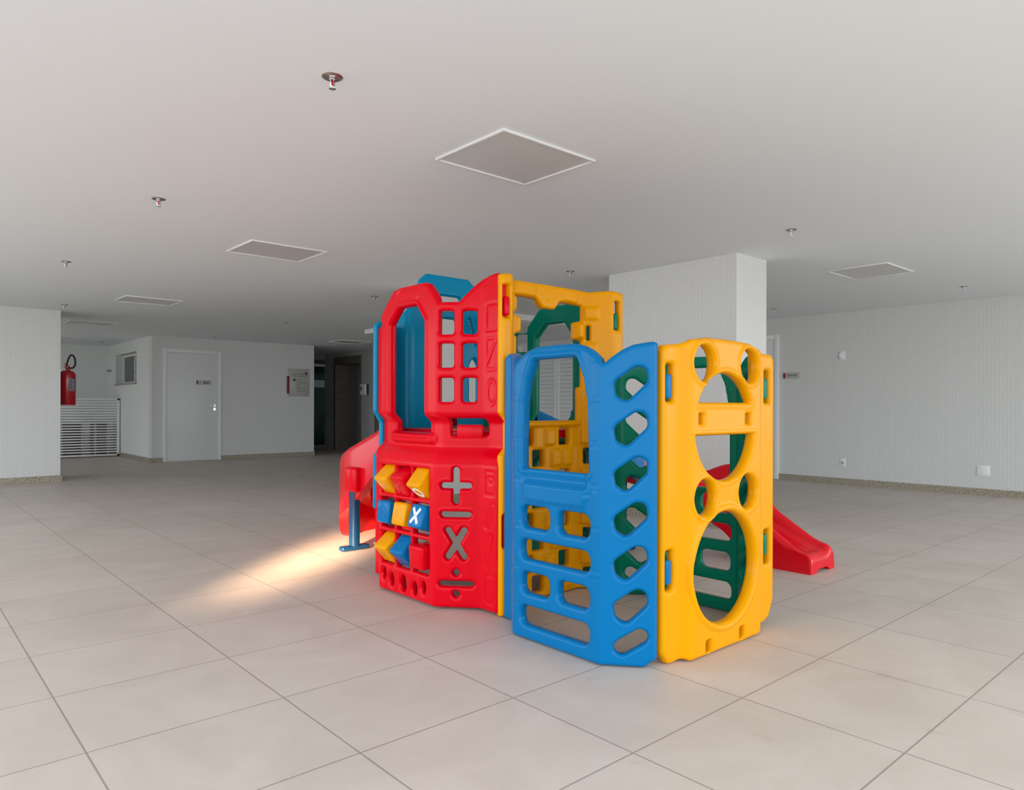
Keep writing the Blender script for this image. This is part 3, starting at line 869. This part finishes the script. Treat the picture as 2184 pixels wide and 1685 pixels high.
# ---- slides: trough swept along a path
def smooth(k, a, b): return float(step(np.array(float(k)), a, b))
def slide(name, loc, rz, straight, R, tail, z_of, hw, wall_of, label, skirt_from, depth=0.0, k0=0.0, k1=1.0, mat=M_REDG, nose=True):
    """local +x = down the slide, curving right (towards -y)"""
    total = straight + R * PI / 2 + tail
    N = 60
    def at(u):
        if u < straight: return Vector((u, 0, 0)), 0.0
        if u < straight + R * PI / 2:
            a = (u - straight) / R
            return Vector((straight + R * math.sin(a), -R * (1 - math.cos(a)), 0)), -a
        v = u - straight - R * PI / 2
        return Vector((straight + R, -R - v, 0)), -PI / 2
    bm = bmesh.new()
    rings = []
    steps = [(k0 + (k1 - k0) * i / N, 0.0, 0.0) for i in range(N + 1)]
    if nose:
        rn = 0.06
        for q in range(1, 9):
            a = q / 8 * PI / 2
            steps.append((1.0, rn * math.sin(a), -rn * (1 - math.cos(a))))
    for k, du, dz in steps:
        u = total * k + du
        p, a = at(u)
        left = Vector((-math.sin(a), math.cos(a), 0))      # outer side of the bend
        zb = z_of(k) + dz; wo, wi = wall_of(k)
        sk = smooth(u, *skirt_from)
        lo = max(0.0, (zb - 0.13 - depth * smooth(u, 0.45, 0.95)) * (1 - sk))
        under = max(min(zb - 0.040, max(lo + 0.058, zb - 0.055)), lo + 0.012)
        c = 0.018; tw = 0.055
        zo, zi = zb + wo, zb + wi
        nb = 0.062
        def wall(side, zt):
            w_ = zt - zb
            m_ = max(w_, 0.0)
            return [(hw + 0.016, lo), (hw + 0.012, max(zt - 0.05, lo + 0.02)), (hw + 0.006, zt - min(c, 0.5 * m_ + 0.006)), (hw - c + 0.006, zt - 0.002), (hw - tw / 2, zt + 0.002), (hw - tw + c, zt - 0.002),
                    (hw - tw, zb + max(w_ - c, w_ * 0.7)), (hw - tw - 0.005, zb + w_ * 0.35), (hw - tw - 0.02, zb + min(0.016, w_ * 0.15)), (hw - tw - 0.06, zb)]
        out_ = wall(1, zo)
        in_ = [(-v, w) for v, w in wall(-1, zi)]
        prof = out_ + [(0, zb - 0.003 if dz == 0 else zb)] + in_[::-1] + [(-hw + 0.055, lo), (-nb, under), (nb, under), (hw - 0.055, lo)]
        rings.append([bm.verts.new(p + left * v + Vector((0, 0, w))) for v, w in prof])
    m = len(rings[0])
    for A, B in zip(rings[:-1], rings[1:]):
        for j in range(m):
            bm.faces.new((A[j], B[j], B[(j + 1) % m], A[(j + 1) % m]))
    bm.faces.new(rings[0]); bm.faces.new(rings[-1][::-1])
    o = finish(bm, name, mat, play, True, 0.9)
    o.location = loc; o.rotation_euler = (0, 0, rz)
    if label: o['label'] = label
    return o
def zR(k):
    return 0.92 + (0.125 - 0.92) * (0.85 * k + 0.15 * smooth(k, 0.0, 0.95))
def wR(k):
    end = 1 - smooth(k, 0.80, 0.99)
    bank = 0.11 + 0.18 * (smooth(k, 0.56, 0.70) - smooth(k, 0.73, 0.86))
    return 0.035 * smooth(k, 0.8, 0.95) + bank * end + 0.004, 0.004 + 0.11 * end
slide_r = slide('slide', P(3.42, 3.335), 0.0, 0.58, 0.60, 0.56, zR, 0.150, wR, 'red slide curving down to the right of the playhouse', (1.50, 1.78), k0=0.30)
slide_e = slide('slide_entry', P(3.40, 3.40), 0.0, 0.58, 0.65, 0.56, zR, 0.215, lambda k: (0.135, 0.135), 'blue entry trough of the right slide', (3, 4), k0=0.0, k1=0.34, mat=M_BLUE, nose=False)
def zL(k):
    return 0.92 + (0.10 - 0.92) * (0.40 * k + 0.60 * smooth(k, -0.1, 0.98))
def wL(k):
    end = 1 - smooth(k, 0.84, 0.99)
    bank = 0.17 + 0.05 * smooth(k, 0.2, 0.5)
    return 0.004 + bank * end, 0.004 + 0.13 * end
slide_l = slide('slide', P(2.81, 3.90), PI / 2, 0.85, 0.60, 0.35, zL, 0.165, wL, 'red slide curving away behind the tower with blue support post', (1.10, 1.36), 0.12)

# blue support post of the left slide (local frame of slide_l: +x = world +y, +y = world -x)
px_, py_ = 0.835, 0.165
bm = bmesh.new()
add_cyl(bm, (px_, py_, 0.03), (px_, py_, 0.47), 0.040, seg=28)
add_box(bm, (px_ - 0.035, py_ - 0.115, 0.0), (px_ + 0.035, py_ + 0.115, 0.038), 0.016, seg=3)
o = finish(bm, 'support_post', M_POST, slide_l, True, 0.7); o['label'] = 'dark blue tube post on a flat foot'
bm = bmesh.new(); add_box(bm, (px_ - 0.115, py_ - 0.10, 0.44), (px_ + 0.055, py_ + 0.060, 0.62), 0.02, seg=3)
finish(bm, 'post_socket', M_RED, slide_l, True, 0.7)
bm = bmesh.new(); add_cyl(bm, (0.80, 0.15, 0.03), (0.80, 0.15, 0.50), 0.040, seg=28)
add_box(bm, (0.765, 0.035, 0.0), (0.835, 0.265, 0.038), 0.016, seg=3)
o = finish(bm, 'support_post', M_POST, slide_r, True, 0.7); o['label'] = 'dark blue tube post on a flat foot'

# ------------------------------------------------------------------ ceiling lights
def ceiling_light(x, y, label, src=None):
    t = empty('ceiling_light', (x, y, HC))
    tag(t, label, 'ceiling light', 'square panel lights in the ceiling')
    if src is None:
        w, l = 0.335, 0.287
        bm = bmesh.new()
        b = 0.016
        add_box(bm, (-w, -l, -0.014), (w, -l + b, 0.0), 0.003); add_box(bm, (-w, l - b, -0.014), (w, l, 0.0), 0.003)
        add_box(bm, (-w, -l + b, -0.014), (-w + b, l - b, 0.0), 0.003); add_box(bm, (w - b, -l + b, -0.014), (w, l - b, 0.0), 0.003)
        finish(bm, 'frame', M_LAMPFR, t, True, 0.7)
        box_obj('diffuser', (-w + b, -l + b, -0.006), (w - b, l - b, 0.0), M_LENS, t)
    else:
        for ch in src.children:
            c = ch.copy(); COL.objects.link(c); c.parent = t
    return t
lights = [(2.60, 2.90, 'large square panel light directly above the play structure, nearest of all'),
          (2.59, 6.00, 'square panel light up left of the red tower panel, second of the left row'),
          (2.575, 9.90, 'square panel light in front of the toilet door, third of the left row'),
          (2.56, 13.16, 'square panel light in the alcove above the white slatted gate'),
          (7.31, 2.90, 'square panel light at right, between the tiled pillar and right wall'),
          (7.28, 13.24, 'dim square panel light in front of the lift doors'),
          (2.56, 16.3, 'farthest square panel light, above the fire extinguisher')]
L0 = None
for x, y, lab in lights:
    t = ceiling_light(x, y, lab, L0)
    if L0 is None: L0 = t

# sprinklers
S0 = None
def sprinkler(x, y, label):
    global S0
    t = empty('sprinkler', (x, y, HC), 0.4)
    tag(t, label, 'sprinkler', 'fire sprinklers in the ceiling')
    if S0 is None:
        bm = bmesh.new()
        add_lathe(bm, [(0, -0.004), (0.020, -0.0045), (0.038, -0.004), (0.043, -0.001), (0.043, 0.0)], 40)
        finish(bm, 'cover_plate', M_BRONZE, t, True, 0.8)
        bm = bmesh.new()
        add_lathe(bm, [(0.015, -0.016), (0.015, -0.010), (0.013, -0.004), (0.013, -0.001)], 20)
        for s_ in (-1, 1):
            add_tube(bm, [(s_ * 0.012, 0, -0.012), (s_ * 0.013, 0, -0.024), (s_ * 0.009, 0, -0.038), (s_ * 0.003, 0, -0.044)], 0.0032, 8)
        add_cyl(bm, (0, 0, -0.046), (0, 0, -0.038), 0.006, seg=14)
        finish(bm, 'frame', M_CHROME, t, True, 0.8)
        bm = bmesh.new(); add_cyl(bm, (0, 0, -0.040), (0, 0, -0.014), 0.0035, seg=12)
        finish(bm, 'glass_bulb', M_BULB, t, True, 0.8)
        bm = bmesh.new(); add_lathe(bm, [(0, -0.050), (0.015, -0.049), (0.0155, -0.047), (0, -0.046)], 24)
        finish(bm, 'deflector', M_CHROME, t, True, 0.8)
        S0 = t
    else:
        for ch in S0.children:
            c = ch.copy(); COL.objects.link(c); c.parent = t
    return t
for x, y, lab in [(1.395, 2.69, 'chrome sprinkler nearest the camera, above left of the largest panel light'),
                  (1.366, 5.03, 'chrome sprinkler left of the second panel light, second in the left row'),
                  (1.31, 7.79, 'small sprinkler third in the left row, before the tiled left wall'),
                  (1.85, 11.10, 'small sprinkler right at the top corner of the tiled left wall'),
                  (5.19, 2.64, 'sprinkler just right of the tiled pillar top at right'),
                  (5.15, 4.92, 'sprinkler just left of the tiled pillar top, above the yellow tower panel'),
                  (4.535, 7.64, 'tiny sprinkler on the ceiling just left of the blue tower hood'),
                  (4.89, 10.97, 'tiny sprinkler midway between toilet door and play tower'),
                  (4.85, 14.12, 'tiny sprinkler at the ceiling edge above the toilet door'),
                  (9.0, 2.57, 'small sprinkler close to the right wall, nearest the photo edge'),
                  (9.14, 4.89, 'tiny sprinkler at the right wall above the half hidden white door'),
                  (3.49, 16.87, 'tiny sprinkler in the alcove above the slatted gate'),
                  (7.894, 8.697, 'tiny sprinkler seen through the yellow tower opening'),
                  (7.92, 13.58, 'tiny dark sprinkler in front of the lift doors')]:
    sprinkler(x, y, lab)

# hanging white linear fitting left of the tower
t = empty('hanging_light_bar', (5.60, 9.25, HC))
tag(t, 'white linear light bar hanging under the ceiling beside the tower', 'hanging light')
box_obj('bar', (-0.035, -0.75, -0.235), (0.035, 0.42, -0.165), M_WHITE, t, 0.006)
for yy in (0.28, -0.6):
    bm = bmesh.new(); add_cyl(bm, (0, yy, -0.17), (0, yy, 0), 0.008, seg=10); finish(bm, 'rod', M_CHROME, t, True, 0.7)

# ------------------------------------------------------------------ fire extinguisher on the left block's side
EXx, EXy = 2.065, 12.15
ex = empty('fire_extinguisher', (EXx, EXy, 1.085))
tag(ex, 'red fire extinguisher hanging on the side of the tiled left wall', 'fire extinguisher')
bm = bmesh.new()
add_lathe(bm, [(0, 0), (0.100, 0), (0.105, 0.01), (0.105, 0.43), (0.102, 0.458), (0.085, 0.485), (0.055, 0.502), (0.030, 0.512), (0.028, 0.535), (0, 0.535)], 40)
finish(bm, 'cylinder', M_EXT, ex, True, 0.9)
bm = bmesh.new()
add_cyl(bm, (0, 0, 0.53), (0, 0, 0.575), 0.022, seg=18)
add_box(bm, (-0.045, -0.012, 0.545), (0.025, 0.012, 0.562), 0.003)
add_box(bm, (-0.055, -0.010, 0.59), (0.02, 0.010, 0.600), 0.002, rot=Matrix.Rotation(0.35, 3, 'Y'))
finish(bm, 'valve', M_EXT, ex, True, 0.7)
bm = bmesh.new()
cr_, sr_ = math.cos(YAW), math.sin(YAW)
pts = []
for k in range(19):
    a = k / 18
    th = math.radians(-150 + 330 * 0.0) if False else 0
    u_ = [(-0.02, 0.57), (0.0, 0.64), (0.02, 0.70), (0.05, 0.735), (0.08, 0.73), (0.105, 0.69), (0.115, 0.63), (0.11, 0.58), (0.085, 0.545), (0.05, 0.54), (0.01, 0.55)]
for i, (u, z) in enumerate(u_):
    pts.append((u * cr_, -u * sr_, z))
# smooth the hose by subdivision
def chaikin(p, n=2):
    p = [Vector(q) for q in p]
    for _ in range(n):
        q = [p[0]]
        for a, b in zip(p[:-1], p[1:]):
            q += [a * 0.75 + b * 0.25, a * 0.25 + b * 0.75]
        q.append(p[-1]); p = q
    return p
add_tube(bm, chaikin(pts), 0.0125, 10)
finish(bm, 'hose', M_BLACK, ex, True)
# curved paper label wrapped on the cylinder
bm = bmesh.new()
a0 = math.atan2(-sr_, cr_) - 0.62
grid_ = []
for i in range(13):
    a = a0 - 0.20 + 0.80 * i / 12
    grid_.append([bm.verts.new((0.1062 * math.cos(a), 0.1062 * math.sin(a), z)) for z in (0.205, 0.385)])
for A, B in zip(grid_[:-1], grid_[1:]): bm.faces.new((A[0], B[0], B[1], A[1]))
bmesh.ops.solidify(bm, geom=bm.faces[:], thickness=0.0006)
finish(bm, 'paper_label', M_LABEL, ex, True)
me = text_mesh('label_lettering', '\u00c1GUA', 0.055, M_LABELINK, Matrix.Identity(4))
for v in me.vertices:
    h_, w_, d_ = v.co.x, v.co.y, v.co.z
    a = a0 + 0.10 - w_ / 0.1068
    v.co = ((0.1075 + d_) * math.cos(a), (0.1075 + d_) * math.sin(a), 0.222 + h_ * 0.95)
me.materials.append(M_LABELINK)
link(bpy.data.objects.new('label_lettering', me), ex)
bm = bmesh.new(); add_box(bm, (-0.140, -0.03, 0.505), (-0.02, 0.03, 0.515)); add_box(bm, (-0.140, -0.03, 0.44), (-0.132, 0.03, 0.56))
finish(bm, 'wall_bracket', M_STEEL, ex)

# ------------------------------------------------------------------ slatted gate and store behind it
gt = empty('slatted_gate', (2.85, 17.0, 0))
tag(gt, 'white horizontal slat gate across the alcove', 'gate')
gx0, gx1 = -0.85, 1.0
bm = bmesh.new()
for x in (gx0, gx1 - 0.05): add_box(bm, (x, -0.02, 0.02), (x + 0.05, 0.02, 1.24), 0.003)
add_box(bm, (gx0, -0.02, 1.20), (gx1, 0.02, 1.24), 0.003); add_box(bm, (gx0, -0.02, 0.02), (gx1, 0.02, 0.06), 0.003)
finish(bm, 'gate_frame', M_WHITE, gt, True, 0.7)
n = 20
for i in range(n):
    z = 0.105 + i * (1.16 - 0.105) / (n - 1)
    bm = bmesh.new(); add_box(bm, (gx0 + 0.05, -0.012, z - 0.0155), (gx1 - 0.05, 0.012, z + 0.0155), 0.002)
    finish(bm, 'slat', M_WHITE, gt, True, 0.7)
for k, (x0, x1, lab) in enumerate(((2.05, 2.62, 'dark brown wooden crate behind the gate, leftmost'), (2.80, 3.22, 'dark brown wooden crate behind the middle of the gate'), (3.42, 3.70, 'narrow dark brown wooden crate behind the gate, nearest the window wall'))):
    c = empty('storage_crate', ((x0 + x1) / 2, 17.45, 0)); tag(c, lab, 'crate', 'crates behind the gate')
    w = (x1 - x0) / 2
    box_obj('body', (-w, -0.2, 0.0), (w, 0.2, 0.72), M_BROWN, c, 0.004)
    for xx in ((-w, -w + 0.04), (w - 0.04, w)):
        box_obj('corner_batten', (xx[0], -0.215, 0.0), (xx[1], -0.2, 0.72), M_DUN, c)

# ------------------------------------------------------------------ signs
def add_me(me, name, mat, parent):
    me.materials.append(mat)
    return link(bpy.data.objects.new(name, me), parent)
def XZ(x, y, z):   # text frame on a y = const wall facing -y
    return Matrix.Translation((x, y, z)) @ Matrix.Rotation(PI / 2, 4, 'X')
sg = empty('direction_sign', (6.82, 14.67, 1.60))
tag(sg, 'frosted square direction sign with red bar on the back wall beside the lobby', 'sign')
box_obj('sign_plate', (-0.245, -0.022, -0.30), (0.245, -0.014, 0.30), M_SIGN, sg, 0.001)
box_obj('red_bar', (-0.265, -0.028, -0.245), (-0.215, -0.0, 0.135), M_SIGNRED, sg)
def joined_text(lines, size, parent, mat, name='lettering'):
    bm = bmesh.new()
    for (x, z, s) in lines:
        me = text_mesh('tmp', s, size, mat, XZ(x, -0.0228, z)); bm.from_mesh(me); bpy.data.meshes.remove(me)
    return finish(bm, name, mat, parent)
joined_text([(-0.15, 0.175, 'Sal\u00e3o de festas'), (-0.15, 0.130, 'Espa\u00e7o gourmet')], 0.046, sg, M_INKG)
joined_text([(-0.055, 0.040, 'Fitness'), (-0.055, -0.008, 'Churrasqueira'), (-0.055, -0.056, 'Piscina'), (-0.055, -0.104, 'Sauna'), (-0.055, -0.152, 'Home office'), (-0.055, -0.200, 'Espa\u00e7o teen')], 0.042, sg, M_INKG)
def tri(parent, pts, name='arrow'):
    bm = bmesh.new()
    a = [bm.verts.new((x, -0.0225, z)) for x, z in pts]; b = [bm.verts.new((x, -0.0240, z)) for x, z in pts]
    bm.faces.new(a); bm.faces.new(b[::-1])
    for i in range(3): bm.faces.new((a[i], a[(i + 1) % 3], b[(i + 1) % 3], b[i]))
    finish(bm, name, M_INK, parent)
tri(sg, [(0.125, 0.215), (0.195, 0.228), (0.178, 0.150)])
tri(sg, [(-0.145, 0.055), (-0.085, 0.092), (-0.085, 0.018)])

ws = empty('toilet_sign', (4.83, 14.652, 1.548))
tag(ws, 'small toilet sign with pictograms on the white back door', 'sign')
box_obj('sign_plate', (-0.135, -0.010, -0.045), (0.135, -0.004, 0.045), M_SIGN, ws)
box_obj('red_bar', (-0.150, -0.014, -0.036), (-0.118, 0.0, 0.036), M_SIGNRED, ws)
me = text_mesh('lettering', 'WC', 0.036, M_INKG, XZ(-0.095, -0.0108, -0.006)); add_me(me, 'lettering', M_INKG, ws)
for k, x in enumerate((0.0, 0.045)):
    bm = bmesh.new()
    add_cyl(bm, (x, -0.0105, 0.026), (x, -0.012, 0.026), 0.008, seg=12)
    if k == 0: add_box(bm, (x - 0.011, -0.012, -0.028), (x + 0.011, -0.0105, 0.016))
    else:
        a = [bm.verts.new((x + u, -0.0105, z)) for u, z in ((-0.006, 0.016), (0.006, 0.016), (0.017, -0.012), (0.006, -0.012), (0.006, -0.028), (-0.006, -0.028), (-0.006, -0.012), (-0.017, -0.012))]
        bm.faces.new(a)
    finish(bm, 'pictogram', M_INK, ws)
bm = bmesh.new()
x = 0.092
add_cyl(bm, (x - 0.006, -0.0105, 0.026), (x - 0.006, -0.012, 0.026), 0.0065, seg=12)
add_box(bm, (x - 0.010, -0.012, -0.006), (x - 0.003, -0.0105, 0.017)); add_box(bm, (x - 0.010, -0.012, -0.008), (x + 0.008, -0.0105, -0.002))
for a in range(16):
    th = a / 16 * 2 * PI
    add_box(bm, (x - 0.003 + 0.016 * math.cos(th) - 0.004, -0.012, -0.012 + 0.016 * math.sin(th) - 0.002), (x - 0.003 + 0.016 * math.cos(th) + 0.004, -0.0105, -0.012 + 0.016 * math.sin(th) + 0.002))
finish(bm, 'pictogram', M_INK, ws)

rs = empty('room_sign', (10.15, 5.15, 1.555), -PI / 2)
tag(rs, 'small frosted room sign with red bar beside the right wall door', 'sign')
box_obj('sign_plate', (-0.125, -0.014, -0.045), (0.125, -0.006, 0.045), M_SIGN, rs)
box_obj('red_bar', (-0.118, -0.020, -0.038), (-0.088, 0.0, 0.038), M_SIGNRED, rs)
bm = bmesh.new()
for x0, x1 in ((-0.062, 0.012), (0.024, 0.085)):
    for q in range(4 if x0 < 0 else 4):
        w = (x1 - x0) / 4
        add_box(bm, (x0 + q * w + 0.002, -0.0155, -0.010), (x0 + (q + 1) * w - 0.003, -0.014, 0.018))
finish(bm, 'lettering', M_INKG, rs)

# ------------------------------------------------------------------ wall fittings
def plate(name, origin, rz, w, h, label, cat, detail=None, group=None):
    t = empty(name, origin, rz); tag(t, label, cat, group)
    bm = bmesh.new(); add_box(bm, (-w / 2, -0.010, -h / 2), (w / 2, 0.0, h / 2), 0.004); finish(bm, 'cover_plate', M_WHITE, t, True, 0.7)
    if detail == 'socket':
        bm = bmesh.new(); add_lathe(bm, [(0, 0.0), (0.020, 0.0), (0.022, 0.004), (0, 0.004)], 20)
        bmesh.ops.rotate(bm, verts=bm.verts, cent=(0, 0, 0), matrix=Matrix.Rotation(PI / 2, 3, 'X'))
        bmesh.ops.translate(bm, verts=bm.verts, vec=(0, -0.010, 0)); finish(bm, 'socket_insert', M_SIGN, t, True, 0.7)
    elif detail == 'knob':
        bm = bmesh.new(); add_lathe(bm, [(0.030, 0.0), (0.030, 0.022), (0.022, 0.03), (0, 0.03)], 24)
        bmesh.ops.rotate(bm, verts=bm.verts, cent=(0, 0, 0), matrix=Matrix.Rotation(PI / 2, 3, 'X'))
        bmesh.ops.translate(bm, verts=bm.verts, vec=(-0.012, -0.010, 0)); finish(bm, 'round_cover', M_WHITE, t, True, 0.7)
    return t
plate('wall_sensor', (10.15, 4.40, 1.815), -PI / 2, 0.075, 0.115, 'white round sensor high on the right wall', 'wall sensor', 'knob')
plate('power_outlet', (10.15, 4.39, 0.305), -PI / 2, 0.075, 0.115, 'small white single outlet low on the right wall', 'outlet', 'socket')
plate('junction_plate', (10.15, 2.68, 0.305), -PI / 2, 0.14, 0.125, 'wide blank white plate low on the right wall, near the photo edge', 'wall plate')
t = empty('wall_tap', (AX, 17.95, 1.86), -PI / 2)
tag(t, 'small white and chrome wall fitting in the alcove corner left of the window', 'wall fitting')
bm = bmesh.new(); add_cyl(bm, (0.22, 0, 0), (0.22, -0.012, 0), 0.045, seg=20); finish(bm, 'flange', M_WHITE, t, True, 0.7)
bm = bmesh.new(); add_cyl(bm, (0.22, -0.012, 0), (0.22, -0.09, 0), 0.018, seg=14); add_box(bm, (0.19, -0.10, -0.03), (0.25, -0.075, 0.03), 0.005); finish(bm, 'spout', M_STEEL, t, True, 0.7)

dsp = empty('soap_dispenser', (LX, 14.93, 1.49), -PI / 2)
tag(dsp, 'white wall dispenser between the two lift frames', 'dispenser')
bm = bmesh.new(); add_box(bm, (-0.17, -0.085, -0.13), (0.095, 0.0, 0.13), 0.022, seg=3); finish(bm, 'body', M_WHITE, dsp, True, 0.7)
bm = bmesh.new(); add_box(bm, (0.06, -0.062, -0.125), (0.112, -0.002, 0.125), 0.012, seg=3); finish(bm, 'side_cover', plain('slate_blue_plastic', (0.03, 0.05, 0.065), 0.4), dsp, True, 0.7)
bm = bmesh.new(); add_box(bm, (-0.13, -0.089, -0.02), (-0.08, -0.083, 0.07), 0.003); finish(bm, 'level_window', M_INK, dsp, True, 0.7)

# chair behind the tinted glass
def chair(x, y, rz, label):
    t = empty('dining_chair', (x, y, 0), rz); tag(t, label, 'chair', 'chairs behind the tinted glass')
    box_obj('seat', (-0.22, -0.22, 0.43), (0.22, 0.22, 0.48), M_OLIVE, t, 0.012)
    bm = bmesh.new(); add_box(bm, (-0.21, 0.19, 0.52), (0.21, 0.225, 0.92), 0.012, rot=Matrix.Rotation(-0.12, 3, 'X')); finish(bm, 'backrest', M_OLIVE, t, True, 0.7)
    for sx in (-1, 1):
        for sy in (-1, 1):
            bm = bmesh.new(); add_cyl(bm, (sx * 0.22, sy * 0.23, 0), (sx * 0.18, sy * 0.19, 0.44 if sy < 0 else 0.9), 0.012, seg=10); finish(bm, 'leg', M_BLACK, t, True, 0.7)
chair(9.05, 19.05, 1.2, 'dark chair behind the tinted glass at the corridor end, nearer the back wall')
chair(9.75, 19.3, -0.9, 'dark chair behind the tinted glass, closest to the lifts')
